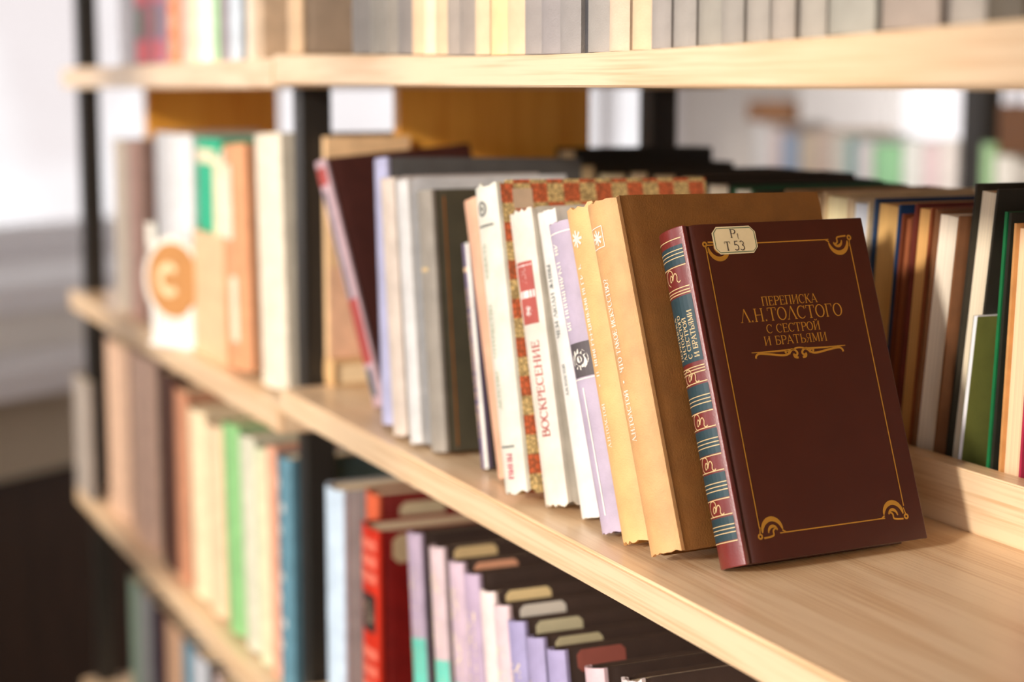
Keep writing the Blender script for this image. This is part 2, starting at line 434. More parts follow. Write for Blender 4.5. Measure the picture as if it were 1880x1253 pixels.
# top shelf of the right bay sags a little: a profiled board
prof = [(.002, .3173, .2893), (.15, .3147, .2888), (.30, .3121, .2881), (.42, .3095, .2874), (.5, .3082, .287), (.6, .3074, .2868), (.665, .3075, .2868), (.74, .3081, .2867), (.81, .3091, .2866), (.91, .3108, .2865), (1.0, .313, .2864), (1.06, .3143, .2863), (1.2, .316, .2863), (XR, .317, .2863)]
bm = bmesh.new(); R_ = []
for x, zt, zb in prof:
    R_.append([bm.verts.new(p) for p in ((x, .0015, zb), (x, 0, zb + .0015), (x, 0, zt - .0015), (x, .0015, zt), (x, DEP, zt), (x, DEP, zb))])
for a, b in zip(R_, R_[1:]):
    for k in range(6): bm.faces.new((a[k], b[k], b[(k + 1) % 6], a[(k + 1) % 6]))
bm.faces.new(R_[0]); bm.faces.new(R_[-1][::-1])
bmesh.ops.recalc_face_normals(bm, faces=bm.faces)
casepart('shelf_board', bm, ASH)
def top_z(x):
    for (a, za, _), (b, zb, _) in zip(prof, prof[1:]):
        if a <= x <= b: return za + (zb - za) * (x - a) / (b - a)
    return prof[0][1] if x < 0 else prof[-1][1]
casepart('shelf_board', slab(.002, XR, -.024, 0), ASH)
casepart('shelf_board', slab(.002, XR, -.325, -.30), ASH)
LX = -1.10
casepart('shelf_board', slab(LX, -.001, .286, .314), ASH)
casepart('shelf_board', slab(LX, -.001, -.046, -.018), ASH)
casepart('shelf_board', slab(LX, -.001, -.347, -.322), ASH)
casepart('shelf_board', slab(LX, XR, -.655, -.63), ASH)
for x0, x1, y0, ztop in ((-.04, -.008, .031, .2865), (-.04, -.008, .41, .2865), (-1.095, -1.067, .02, 1.0), (-1.095, -1.067, .375, 1.0)):
    casepart('post', boxes((x0, x1, y0, y0 + .029, FLOOR, ztop), bev=.0015), BLACK)
casepart('end_panel', boxes((-.028, -.010, .130, .338, 0, .2885), bev=.001), HONEY)
casepart('end_panel', boxes((-1.085, -1.067, .118, .325, -.018, .286), bev=.001), HONEY)
casepart('end_panel', boxes((-.028, -.010, .130, .338, -.30, -.024), bev=.001), HONEY)
casepart('back_rail', boxes((.004, XR, .2456, .2640, 0, .0405), bev=.0012), ASH, 'low wooden rail along the middle of the shelf')

# ================================================================== HERO BOOK
MAROON = mat((64, 27, 17), .33, .07, 40, bump=.03, coat=.0)
MAROON.node_tree.nodes['Principled BSDF'].inputs['Specular IOR Level'].default_value = .42
hero = Book('dark maroon hardcover with gilt frame and gold lettering, foremost on the middle shelf', G_ROW, (.7472, .0502, 0), .0275, .2075, .1361,
            lean=.360, yaw=.0655, cover=MAROON, spine=mat((112, 38, 34), .34, .1, 60, bump=.1, coat=.25), page=(214, 196, 160), bulge=.0048, groove=.0026, square=.0035, name='book')
bv = hero.cover.modifiers.new('bevel', 'BEVEL'); bv.width = .0005; bv.segments = 2; bv.limit_method = 'ANGLE'; bv.angle_limit = 1.0
TEAL = mat((38, 62, 68), .4, .08)
t_ = hero.t
hero.bands([(.1845, .1965, .04, .93), (.1245, .1655, .04, .93), (.0945, .1105, .04, .93), (.0680, .0830, .04, .93), (.0415, .0565, .04, .93), (.0160, .0300, .04, .93)], TEAL)
bm = bmesh.new(); sS = hero.S(.0003)
def hl(v, wd=.0006): patch(bm, .04 * t_, .93 * t_, v - wd / 2, v + wd / 2, sS, 10, 1)
for v in (.2005, .1838, .1685, .1705, .1668, .1215, .1198, .1180, .1118, .0938, .0842, .0672, .0577, .0408, .0312, .0152): hl(v, .00055)
for b in (.1845, .0945, .0680, .0415, .0160):
    for k in (.0045, .0068, .0091): hl(b + k, .0005)
SW = spline([(.30, .0), (.08, .22), (.02, .55), (.16, .88), (.40, 1.0), (.60, .86), (.62, .58), (.48, .30), (.36, .26), (.36, .48), (.50, .64), (.60, .40), (.58, .30), (.70, .60), (.84, .68), (.92, .48), (.88, .22), (.98, .08), (1.1, .16)], 5)
for v in (.1755, .1135, .0860, .0595, .0330):
    ribbon(bm, [(t_ * (.24 + .46 * a), v - .0022 + .0098 * b) for a, b in SW], .0006, sS)
hero.add('spine_ornament', bm, PALEGOLD)
bm = bmesh.new()
for k, (s_, sz) in enumerate((('ПЕРЕПИСКА', .0034), ('Л.Н.ТОЛСТОГО', .0034), ('С СЕСТРОЙ', .0034), ('И БРАТЬЯМИ', .0034))):
    text(bm, s_, t_ * (.31 + .185 * k), .1268, sz, sS, rot=90, cond=.95 if k != 1 else .80, bold=1.2)
hero.add('spine_lettering', bm, PALEGOLD)
sR = hero.R(.0002)
bm = bmesh.new()
def line(p, q, wd=.00075): ribbon(bm, [p, q], wd, sR)
fL, fR, fB, fT = .0136, .1225, .0157, .1940
line((fL, fB + .004), (fL, fT)); line((fR, fB + .006), (fR, fT - .003)); line((fL + .014, fB), (fR - .016, fB)); line((fL, fT), (fR - .016, fT))
hero.add('gilt_frame', bm, GOLD)
def corner(bm, cx, cy, sx, sy):
    f = lambda P: [(cx + sx * a, cy + sy * b) for a, b in P]
    ribbon(bm, f(arc(.0090, .0010, .0074, .0080, 178, 8, 18)), [.0008 + .0022 * math.sin(PI * i / 18) ** .7 for i in range(19)], sR)
    ribbon(bm, f(arc(.0095, .0004, .0036, .0042, 175, 30, 10)), [.0007 + .0012 * math.sin(PI * i / 10) for i in range(11)], sR)
    ribbon(bm, f(spline([(.0128, .0022), (.0112, .0030), (.0095, .0018), (.0092, -.0008), (.0060, -.0016), (.0020, -.0018)])), .0011, sR)
    ribbon(bm, f(arc(-.0004, -.0006, .0013, .0013, 0, 360, 12)), .0011, sR)
    ribbon(bm, f([(-.0004, .0008), (.0006, .0050)]), .0007, sR)
    ribbon(bm, f([(.0160, .0016), (.0185, .0000)]), .0010, sR)
for cx, cy, sx, sy in ((fL, fB, 1, 1), (fR, fB, -1, 1), (fR, fT, -1, -1), (fL, fT, 1, -1)):
    bm = bmesh.new(); corner(bm, cx, cy, sx, sy); hero.add('corner_ornament', bm, GOLD)
bm = bmesh.new(); c_ = .0675
text(bm, 'ПЕРЕПИСКА', c_, .1540, .0058, sR, align='c', cond=.86, bold=.9)
text(bm, 'Л.Н.ТОЛСТОГО', c_, .1443, .0084, sR, align='c', cond=.90, bold=.82)
text(bm, 'С СЕСТРОЙ', c_ - .001, .1366, .0056, sR, align='c', cond=.92, bold=.9)
text(bm, 'И БРАТЬЯМИ', c_ - .001, .1292, .0056, sR, align='c', cond=.94, bold=.9)
hero.add('title', bm, GOLD)
bm = bmesh.new()
for s_ in (-1, 1):
    F_ = lambda P: [(c_ + s_ * a, .1238 + b) for a, b in P]
    ribbon(bm, F_([(.0045, .0016), (.020, .0014), (.0355, .0016)]), [.0013, .0010, .0005], sR)
    ribbon(bm, F_(spline([(.033, -.0022), (.0325, -.0006), (.030, .0006), (.022, -.0002), (.014, -.0014), (.0095, -.0012), (.0078, .0002), (.0092, .0012), (.0106, .0004), (.0098, -.0004)])), .0013, sR)
    ribbon(bm, F_(spline([(.0062, .0018), (.0035, .0014), (.0018, -.0006), (.0030, -.0022), (.0046, -.0016), (.0040, -.0032), (.0016, -.0036)])), .0014, sR)
    ribbon(bm, F_(spline([(.0000, .0026), (.0030, .0022), (.0062, .0008), (.0080, -.0012)])), .0010, sR)
hero.add('scroll_ornament', bm, GOLD)
lab = hero.label_card(.0195, .1877, .0322, .0175, (214, 194, 150), .0004)
lab['label'] = 'small cream library label'
bm = bmesh.new(); c2 = .0027; a0, b0, a1, b1 = .0195 + .0012, .1877 + .0011, .0195 + .0322 - .0012, .1877 + .0175 - .0011
ribbon(bm, [(a0 + c2, b0), (a1 - c2, b0), (a1, b0 + c2), (a1, b1 - c2), (a1 - c2, b1), (a0 + c2, b1), (a0, b1 - c2), (a0, b0 + c2)], .0004, hero.R(.0006), closed=True)
hero.add('label_border', bm, mat((70, 100, 70), .8), lab)
bm = bmesh.new(); sL = hero.R(.0007)
text(bm, 'Р', .0322, .1978, .0056, sL, bold=.8); text(bm, '1', .0372, .1970, .0036, sL)
text(bm, 'Т', .0270, .1898, .0058, sL, cond=.8, bold=.8); text(bm, '53', .0336, .1898, .0060, sL, cond=1.0)
hero.add('label_writing', bm, mat((50, 40, 40), .8), lab)

# ================================================================== THE LEANING ROW
def row(label, x, y, lean, t, h, W=.135, **k):
    return Book(label, G_ROW, (x, y, 0), t, h, W, lean=lean, **k)
tan = row('thick ochre cloth book with pale lettering, directly behind the maroon hardcover', .7148, .0210, .345, .0300, .2205, .165, yaw=.16, pitch=-.02,
          cover=(120, 76, 28), spine=(214, 164, 108), bulge=.0070, groove=.0014, wear=.0016, cloth=.35, page=(200, 170, 120))
SINGLE = ('spine_panel', 'spine_lines', 'spine_ornament', 'spine_emblem', 'spine_patches')
def spine_mark(b, parts, m, name='spine_lettering'):
    if name in SINGLE and len(parts) > 1:
        for p in parts: o = spine_mark(b, [p], m, name)
        return o
    bm = bmesh.new(); s_ = b.S(.0003)
    for p in parts:
        if p[0] == 't': _, st, u, v, sz, cond = p; text(bm, st, u * b.t, v, sz, s_, rot=90, cond=cond, bold=1.1)
        elif p[0] == 'x':     # lettering too blurred to read: a run of small upright marks
            _, n_, u, v, sz, step = p
            rr = random.Random(n_ * 31 + int(v * 1e4))
            for k in range(n_):
                if rr.random() < .12: continue
                c0 = v + k * step
                ribbon(bm, [(u * b.t, c0), (u * b.t - sz, c0)], sz * .2, s_)
                if rr.random() < .8: ribbon(bm, [(u * b.t - sz * rr.choice((0, .5, 1)), c0), (u * b.t - sz * rr.choice((0, .5, 1)), c0 + step * .7)], sz * .14, s_)
                if rr.random() < .6: ribbon(bm, [(u * b.t, c0 + step * .6), (u * b.t - sz, c0 + step * .6)], sz * .16, s_)
        elif p[0] == 'r':
            _, u0, u1, v0, v1, wd = p
            for a in (u0, u1): ribbon(bm, [(a * b.t, v0), (a * b.t, v1)], wd, s_)
            for v in (v0, v1): patch(bm, u0 * b.t, u1 * b.t, v - wd / 2, v + wd / 2, s_, 6, 1)
        elif p[0] == 'p': _, u0, u1, v0, v1 = p; patch(bm, u0 * b.t, u1 * b.t, v0, v1, s_, 6, 1)
        elif p[0] == 'd':
            _, u, v, r = p; ribbon(bm, arc(u * b.t, v, r, r, 0, 360, 12), r * .5, s_); disc(bm, u * b.t, v, r * .4, s_)
        elif p[0] == 'f':     # small flower
            _, u, v, r = p
            for k in range(8): ribbon(bm, [(u * b.t, v), (u * b.t + r * math.cos(k * PI / 4), v + r * math.sin(k * PI / 4))], r * .3, s_)
    return b.add(name, bm, m)
PEARL = mat((240, 228, 210), .5, .04)
spine_mark(tan, [('t', 'Л.Н.ТОЛСТОЙ', .52, .0700, .0048, .70), ('t', '*', .52, .1050, .005, 1), ('t', 'ЧТО ТАКОЕ ИСКУССТВО?', .52, .1130, .0050, .66), ('r', .22, .62, .1915, .2045, .0006), ('f', .42, .198, .0048)], PEARL)
yel = row('pale yellow cloth book with frayed spine top, behind the thick ochre book', .6720, .0240, .305, .0290, .2165, .140, yaw=.15, cover=(214, 160, 88), spine=(226, 178, 116), bulge=.0055, wear=.0028, cloth=.3)
spine_mark(yel, [('t', 'Л.Н.ТОЛСТОЙ', .45, .0620, .0042, .70), ('t', '*', .45, .1000, .004, 1), ('f', .45, .196, .0055), ('x', 22, .45, .1080, .0042, .0033)], PEARL)
lav = row('lavender book with white lettering and dark square emblem on its spine', .6420, .0245, .318, .0240, .2055, .135, yaw=.14, cover=(140, 122, 142), spine=(182, 168, 186), bulge=.0050, wear=.0012)
spine_mark(lav, [('p', .30, .98, .1020, .1245)], mat((84, 76, 78), .6), 'spine_emblem')
spine_mark(lav, [('p', .02, .98, .1975, .1983), ('p', .55, .60, .012, .095), ('p', .05, .98, .1005, .1012), ('d', .62, .1135, .0055), ('x', 14, .52, .1340, .0048, .0042)], mat((246, 238, 222), .5))
w4 = row('slim white book with small grey upright lettering, left of the lavender book', .5980, .0310, .275, .0225, .2085, .135, yaw=.13, cover=(216, 210, 198), spine=(228, 224, 214), bulge=.0030, wear=.001, groove=.0006)
spine_mark(w4, [('t', 'ЧЕМ ЛЮДИ ЖИВЫ', .5, .1220, .0052, .76), ('t', 'Л.Н.ТОЛСТОЙ', .5, .0830, .0036, .62)], mat((92, 100, 96), .7))
w5 = row('ivory book with red spine panel and red upright lettering', .5585, .0230, .240, .0290, .2050, .140, yaw=.12, cover=(208, 200, 184), spine=(222, 214, 198), bulge=.0045, wear=.0030, groove=.0007)
spine_mark(w5, [('p', .26, .86, .1260, .1690)], mat((176, 84, 74), .7), 'spine_panel')
spine_mark(w5, [('t', 'ВОСКРЕСЕНИЕ', .78, .0480, .0078, .84)], mat((168, 62, 58), .7))
spine_mark(w5, [('p', .28, .84, .1660, .1668), ('p', .28, .84, .1440, .1490), ('t', 'Л.Н.', .62, .1540, .0045, .9), ('f', .56, .1350, .0036)], WHITE_PRINT, 'panel_print')
# checked, patterned boards
def checked():
    m = bpy.data.materials.new('checked_paper'); m.use_nodes = True
    n = m.node_tree.nodes; l = m.node_tree.links; p = n['Principled BSDF']; p.inputs['Roughness'].default_value = .75
    t = n.new('ShaderNodeTexCoord'); sx = n.new('ShaderNodeSeparateXYZ'); cb = n.new('ShaderNodeCombineXYZ'); l.new(t.outputs['Object'], sx.inputs[0])
    l.new(sx.outputs['Y'], cb.inputs['X']); l.new(sx.outputs['Z'], cb.inputs['Y'])
    ck = n.new('ShaderNodeTexChecker'); ck.inputs['Scale'].default_value = 74; l.new(cb.outputs[0], ck.inputs['Vector'])
    ck.inputs['Color1'].default_value = lin((210, 104, 60)) + (1,); ck.inputs['Color2'].default_value = lin((222, 192, 128)) + (1,)
    vz = n.new('ShaderNodeTexVoronoi'); vz.feature = 'DISTANCE_TO_EDGE'; vz.inputs['Scale'].default_value = 260; l.new(cb.outputs[0], vz.inputs['Vector'])
    st = n.new('ShaderNodeMath'); st.operation = 'LESS_THAN'; st.inputs[1].default_value = .10; l.new(vz.outputs['Distance'], st.inputs[0])
    mu = n.new('ShaderNodeMath'); mu.operation = 'MULTIPLY'; mu.inputs[1].default_value = .6; l.new(st.outputs[0], mu.inputs[0])
    mx = n.new('ShaderNodeMix'); mx.data_type = 'RGBA'; l.new(mu.outputs[0], mx.inputs[0]); l.new(ck.outputs['Color'], mx.inputs[6]); mx.inputs[7].default_value = lin((84, 62, 34)) + (1,)
    l.new(mx.outputs[2], p.inputs['Base Color'])
    return m
pat = row('old book with orange checked boards and worn white spine', .5238, .0085, .232, .0300, .2190, .178, yaw=.10, pitch=-.016, cover=checked(), spine=(218, 216, 200), bulge=.0048, wear=.0032, groove=.0006)
spine_mark(pat, [('t', 'ДЕТСТВО', .50, .0600, .0056, .72), ('t', 'ОТРОЧЕСТВО', .50, .0960, .0056, .72), ('t', 'ЮНОСТЬ', .50, .1520, .0056, .72)], mat((176, 178, 150), .7))
spine_mark(pat, [('p', .25, .85, .1880, .1896), ('p', .25, .80, .0330, .0345), ('d', .5, .2010, .0045)], mat((120, 118, 112), .7), 'spine_ornament')
spine_mark(pat, [('x', 4, .70, .0120, .0060, .0045)], mat((190, 70, 90), .7), 'shelf_mark')
bm = bmesh.new(); patch(bm, .012, .028, .1985, .2125, pat.R(.0003)); pat.add('shelf_label', bm, mat((206, 180, 150), .8))
peach = row('peach pink book with plain faded spine, left of the checked book', .4640, .0290, .258, .0330, .2080, .130, yaw=.09, cover=(206, 150, 120), spine=(222, 172, 140), bulge=.0050, wear=.0012)
spine_mark(peach, [('p', .3, .7, .180, .181), ('p', .3, .7, .02, .021)], mat((226, 180, 150), .7), 'spine_lines')
small = row('short thin dark purple book with pale lettering, left of the peach book', .4230, .0330, .222, .0120, .1715, .115, cover=(58, 52, 50), spine=(112, 98, 124), bulge=.002, groove=.0005, page=(240, 236, 222))
spine_mark(small, [('x', 28, .75, .0250, .0055, .0041), ('p', 0, 1, .1500, .1530)], mat((226, 190, 150), .6))
spine_mark(small, [('p', .80, 1, 0, .1715)], mat((236, 234, 222), .6), 'white_stripe')
grey = row('charcoal covered book with grey spine and thin gold line', .3430, .0240, .140, .0300, .2055, .145, cover=(70, 64, 46), spine=(150, 142, 130), bulge=.0045, cloth=.3)
bm = bmesh.new(); ribbon(bm, [(.010, .004), (.010, .2)], .0012, grey.R(.0003)); grey.add('gold_line', bm, GOLD_DIM)
spine_mark(grey, [('p', .35, .75, .1420, .1450)], PALEGOLD, 'spine_ornament')
w10 = row('white paper wrapped book, left of the grey spined book', .3135, .0180, .135, .0225, .2140, .140, cover=(206, 206, 206), spine=(216, 214, 210), bulge=.0045, wear=.003, groove=.0005, page=(200, 190, 170))
c11 = row('cream spined book between the white and the blue books', .2700, .0190, .125, .0300, .2130, .130, cover=(196, 184, 176), spine=(220, 204, 188), bulge=.0045, wear=.002)
b12 = row('tall slate boarded book with lavender blue spine', .2340, .0220, .118, .0290, .2235, .180, cover=(86, 84, 82), spine=(186, 186, 216), bulge=.004, pitch=-.02, cloth=.2)
m13 = row('tall dark maroon book leaning hardest at the left end of the row', .1450, .0460, .310, .0180, .2290, .165, pitch=.066, yaw=.25, cover=(82, 40, 34), spine=(190, 160, 166), bulge=.003)
spine_mark(m13, [('p', .1, .9, .04, .10), ('p', .1, .9, .206, .222)], mat((170, 70, 64), .6), 'spine_panel')
spine_mark(m13, [('p', .42, .62, .10, .20), ('p', .3, .7, .01, .035)], mat((60, 86, 96), .6), 'spine_lines')

# ================================================================== END OF THE SHELF: cream book lying flat with a picture book on it
G_END = 'books at the far left end of the middle shelf'
def flat_book(label, x, y, z, t, h, W, group, **k):
    b = Book(label, group, (x, y, z), t, h, W, **k)
    return b
fb = Book('cream book lying flat beside the black post', G_END, (.022, .048, .0262), .0255, .027, .085, cover=(226, 184, 128), page=(240, 214, 170), groove=0, bulge=.001)
fb.root.rotation_euler = (0, PI / 2, 0); fb.root.location = (-.004, .0485, .0262)
pb = Book('tan picture covered book standing on the flat cream book', G_END, (-.003, .0485, .0265), .012, .2130, .085, pitch=-.0, cover=(240, 200, 150), page=(236, 220, 190), groove=0, bulge=.001)
bm = bmesh.new()
for u, v, r in ((.024, .15, .006), (.032, .13, .008), (.026, .105, .007), (.034, .165, .005), (.03, .09, .004)): disc(bm, u, v, r, pb.R(.0003), 7)
for v in (.075, .062): ribbon(bm, [(.016, v), (.05, v)], .0015, pb.R(.0003))
pb.add('cover_picture', bm, mat((150, 96, 62), .7, .4, 120))
bm = bmesh.new(); patch(bm, .028, .052, .028, .040, pb.R(.0004)); pb.add('red_mark', bm, mat((226, 120, 70), .7))
bm = bmesh.new(); patch(bm, .001, .084, .0, .088, pb.R(.0002)); pb.add('cover_band', bm, mat((236, 188, 152), .7))

# ================================================================== FAR SIDE ROW (fore edges towards us)
G_BACK = 'books of the far side of the shelf, fore edges towards the camera'
YB = .2665
def back(label, xl, xr, h, cover, page, W=.135, lean=-.06, y=YB, right=None, **k):
    """xl..xr at the top of the fore edge; the book stands spine away"""
    t = (xr - xl)
    shift = (h) * math.sin(-lean)
    b = Book(label, G_BACK, (0, 0, 0), t, h, W, lean=-lean, back=True, cover=cover, page=page, right=right, bulge=k.pop('bulge', .003), **k)
    # root at the world right foot: local x runs to world -X
    b.root.location = (xr - shift, y + W, .0004)
    return b
back('pale beige pages of a worn book with crimson right board, at the right edge', .7368, .7588, .200, (170, 40, 70), (236, 204, 164), y=.268, lean=-.04, fore=.001, right=(206, 150, 90))
back('thin book with bright green board edge on the far side', .7290, .7358, .2076, (34, 36, 26), (60, 48, 34), lean=-.055, board=.0026, right=(16, 110, 60))  # near-black right board and pages stand in for the shaded gap beside it
bk = back('slim booklet with olive green cover and white edge', .7020, .7066, .1380, (112, 116, 54), (236, 236, 240), lean=-.115, W=.11, y=.2660, board=.0004, square=0, groove=0, bulge=.0004)
back('big black book standing taller than its neighbours on the far side', .6880, .7120, .2222, (46, 42, 32), (236, 222, 194), W=.17, y=.275, lean=-.12, cloth=.25, square=.0045)
back('thick cream paged book left of the big black book', .6576, .6845, .2030, (128, 84, 52), (240, 228, 208), lean=-.115, fore=.003)
back('small book with tan pages and rust brown cover on the far side', .6350, .6545, .2065, (150, 80, 44), (222, 172, 104), lean=-.10, right=(110, 46, 40))
back('narrow russet brown book on the far side', .6205, .6335, .1990, (122, 62, 34), (150, 84, 46), lean=-.10)
back('book with golden tan pages and navy blue boards', .5880, .6185, .2062, (30, 66, 110), (226, 182, 112), lean=-.09)
back('pale blue paged book with cream boards', .5582, .5820, .2055, (226, 206, 170), (206, 214, 226), lean=-.065)
back('bright cream paged book with thick cream boards', .5235, .5565, .2080, (222, 198, 160), (250, 232, 186), lean=-.06)
back('cream paged book with dusty brown boards behind the ochre book', (.4705), .5200, .2065, (176, 140, 104), (246, 222, 170), lean=-.045)
bl_ = [(.4265, .4535, .2042, (70, 62, 50), (232, 220, 200), 'white topped book with dark boards behind the ochre book', .034),
       (.3915, .4235, .2065, (44, 96, 64), (242, 234, 214), 'white paged book in dark green boards behind the checked book', .032),
       (.3480, .3880, .2085, (48, 42, 34), (230, 216, 190), 'thick dark book just left of the dark green boards on the far side', .022),
       (.3010, .3465, .2125, (58, 48, 38), (244, 226, 186), 'dark book with pale ragged pages behind the checked book', .016),
       (.2520, .2995, .2120, (50, 44, 34), (236, 214, 170), 'dark book behind the top corner of the checked boards', .010),
       (.2080, .2490, .2130, (46, 40, 32), (236, 212, 168), 'dark brown book, fourth from the left end of the far side', 0),
       (.1460, .2065, .2090, (42, 38, 30), (244, 226, 180), 'very thick dark book with cream pages on the far side', 0),
       (.1050, .1445, .2150, (40, 36, 28), (200, 176, 130), 'tall black book second from the left end of the far side', 0),
       (.0600, .1030, .2280, (36, 34, 30), (190, 170, 130), 'tallest black book at the left end of the far side', 0)]
for a, b, h, c, p, l_, ln in bl_: back(l_, a, b, h, c, p, lean=-ln, W=.15)

# ================================================================== TOP SHELF
G_TOP = 'grey and cream volumes on the top shelf'
tb = Book('tan cardboard box file at the left end of the top shelf run', 'boxes on the top shelf', (-.083, .006, .3145), .034, .26, .20, cover=(204, 176, 144), page=(190, 160, 128), groove=0, bulge=.0005, board=.003, name='box_file')
tb.root['category'] = 'box'
bm = bmesh.new(); patch(bm, .066, .080, .025, .26, tb.R(.0003)); tb.add('dark_slot', bm, mat((150, 122, 84), .8))
tx = [(.0150, .0560, (218, 190, 160), 0), (.1973, .2410, (150, 148, 150), 1), (.2424, .2800, (164, 162, 160), 1), (.2812, .3085, (176, 172, 168), 1), (.3095, .3405, (158, 154, 156), 1),
      (.3418, .3670, (236, 208, 178), 0), (.3680, .3890, (252, 240, 214), 2), (.3902, .4140, (226, 206, 176), 2), (.4150, .4350, (190, 182, 178), 1), (.4358, .4645, (180, 172, 170), 1),
      (.4660, .4880, (232, 214, 186), 1), (.4930, .5200, (248, 226, 178), 2), (.5208, .5490, (238, 214, 184), 2), (.5500, .5745, (182, 178, 182), 1), (.5757, .6020, (178, 176, 184), 1),
      (.6036, .6310, (180, 178, 184), 1), (.6430, .6715, (188, 186, 188), 3), (.6726, .6960, (226, 208, 190), 3), (.7020, .7250, (232, 210, 180), 3), (.7262, .7462, (186, 182, 184), 3),
      (.7515, .7745, (184, 182, 182), 3), (.7795, .8025, (180, 178, 174), 1), (.8042, .8245, (178, 176, 174), 1), (.8300, .8500, (184, 180, 178), 1), (.8537, .8735, (188, 182, 178), 1), (.8800, .9015, (188, 184, 180), 1),
      (.9038, .9420, (186, 186, 182), 0), (.9472, .9900, (190, 178, 172), 0), (.9980, .0, (196, 190, 186), 0), (1.0230, .0, (112, 104, 90), 0)]  # cream entries hold the sun patches along the row in their spine colour
nm = ['pinkish tan book beside the cardboard box file, first of the top shelf row']
ordn = ['', 'first', 'second', 'third', 'fourth', 'fifth', 'sixth', 'seventh', 'eighth', 'ninth', 'tenth', 'eleventh', 'twelfth', 'thirteenth', 'fourteenth', 'fifteenth', 'sixteenth', 'seventeenth', 'eighteenth', 'nineteenth', 'twentieth',
        'twenty-first', 'twenty-second', 'twenty-third', 'twenty-fourth', 'twenty-fifth', 'twenty-sixth', 'twenty-seventh', 'twenty-eighth', 'twenty-ninth', 'thirtieth']
CREAM_BAND = mat((226, 206, 158), .6, .06)
for i, (a, b, c, kind) in enumerate(tx):
    if not b: b = a + .024
    hue = 'cream' if c[0] > 225 else ('tan' if c[0] > 200 else ('dark grey' if c[0] < 130 else 'grey'))
    l_ = nm[0] if i == 0 else '%s spine, %s volume right of the pinkish tan book on the top shelf' % (hue, ordn[i])
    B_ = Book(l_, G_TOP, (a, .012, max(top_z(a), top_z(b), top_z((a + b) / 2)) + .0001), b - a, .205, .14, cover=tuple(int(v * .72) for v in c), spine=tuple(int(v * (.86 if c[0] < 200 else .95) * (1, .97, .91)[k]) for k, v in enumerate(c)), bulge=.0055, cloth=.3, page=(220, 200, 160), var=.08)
    if kind == 1 and i < 22: B_.bands([(.050, .056, 0, 1), (.064, .066, 0, 1)], CREAM_BAND)
    if kind == 3:
        bm = bmesh.new(); s_ = B_.S(.0003)
        for v in (.040, .046, .052, .058): patch(bm, .12 * B_.t, .88 * B_.t, v, v + .0006, s_, 6, 1)
        for u in (.12, .37, .62, .87): ribbon(bm, [(u * B_.t, .040), (u * B_.t, .0586)], .0006, s_)
        for u in (.25, .5, .75):
            for v in (.043, .049, .055): disc(bm, u * B_.t, v, .0012, s_, 6)
        B_.add('spine_ornament', bm, GOLD)

# ================================================================== LOWER SHELF, RIGHT BAY
G_LOW = 'books on the shelf below the leaning row'
ZL = -.30
def low(label, xt, top, lean, t, cover, spine, y=.030, W=.15, **k):
    h = (top - ZL) / math.cos(lean)
    return Book(label, G_LOW, (xt + h * math.sin(lean), y, ZL), t, h, W, lean=lean, cover=cover, spine=spine, **k)
low('pale blue spined book beside the black post, under the middle shelf', .056, -.084, .0, .046, (150, 148, 146), (196, 216, 232), bulge=.008)
o1 = low('tall orange red book peeping over the red book', .1085, -.081, .0, .034, (120, 26, 20), (214, 96, 56), y=.050)
o1.label_card(.02, .188, .045, .022)
r1 = low('thick red book with black emblem and pink bands on its spine', .1530, -.100, .0, .046, (126, 18, 14), (214, 50, 26), rough=.45)
r1.label_card(.012, .170, .034, .026, (200, 172, 132))
spine_mark(r1, [('p', .1, .9, v, v + .010) for v in (.18, .165, .150, .080, .064, .048, .030)], mat((236, 120, 96), .6), 'spine_bands')
spine_mark(r1, [('p', .22, .86, .105, .140), ('p', .22, .86, .010, .024)], mat((50, 40, 34), .6), 'spine_emblem')
spine_mark(r1, [('d', .54, .122, .009)], mat((150, 130, 110), .6), 'spine_picture')
TURQ = mat((110, 208, 186), .6)
GREYL = (206, 196, 166)
Ls = [('mauve spine with turquoise foot, first of the slanting row below', .263, -.0845, .115, (186, 166, 186), 1, None),
      ('pale mauve spine with turquoise foot and a cream label, second of the slanting row below', .314, -.0845, .125, (212, 188, 190), 1, (220, 190, 136)),
      ('mauve spine with turquoise foot and orange edged label, third of the slanting row below', .356, -.087, .140, (198, 174, 186), 1, (222, 160, 124)),
      ('dusty mauve spine without a label, fourth of the slanting row below', .387, -.089, .155, (182, 160, 182), 0, None),
      ('cream white spine with crumpled top in the slanting row below', .420, -.0945, .180, (230, 212, 206), 0, (232, 206, 150)),
      ('rose white spine with white label in the slanting row below', .446, -.099, .190, (220, 194, 196), 0, (214, 206, 192)),
      ('blue lilac spine with grey label, leftmost lilac of the slanting row below', .472, -.104, .200, (160, 152, 190), 0, (196, 186, 150)),
      ('narrow blue lilac spine left of the wide lilac one', .505, -.107, .205, (164, 154, 190), 0, (190, 178, 140)),
      ('wide lilac spine with brown red label in the slanting row below', .540, -.1060, .210, (168, 158, 196), 0, (150, 80, 66)),
      ('pinkish white spine right of the wide lilac one', .600, -.101, .215, (220, 190, 194), 0, None),
      ('torn white spine at the right end of the slanting row below', .653, -.092, .215, (224, 210, 206), 0, None)]
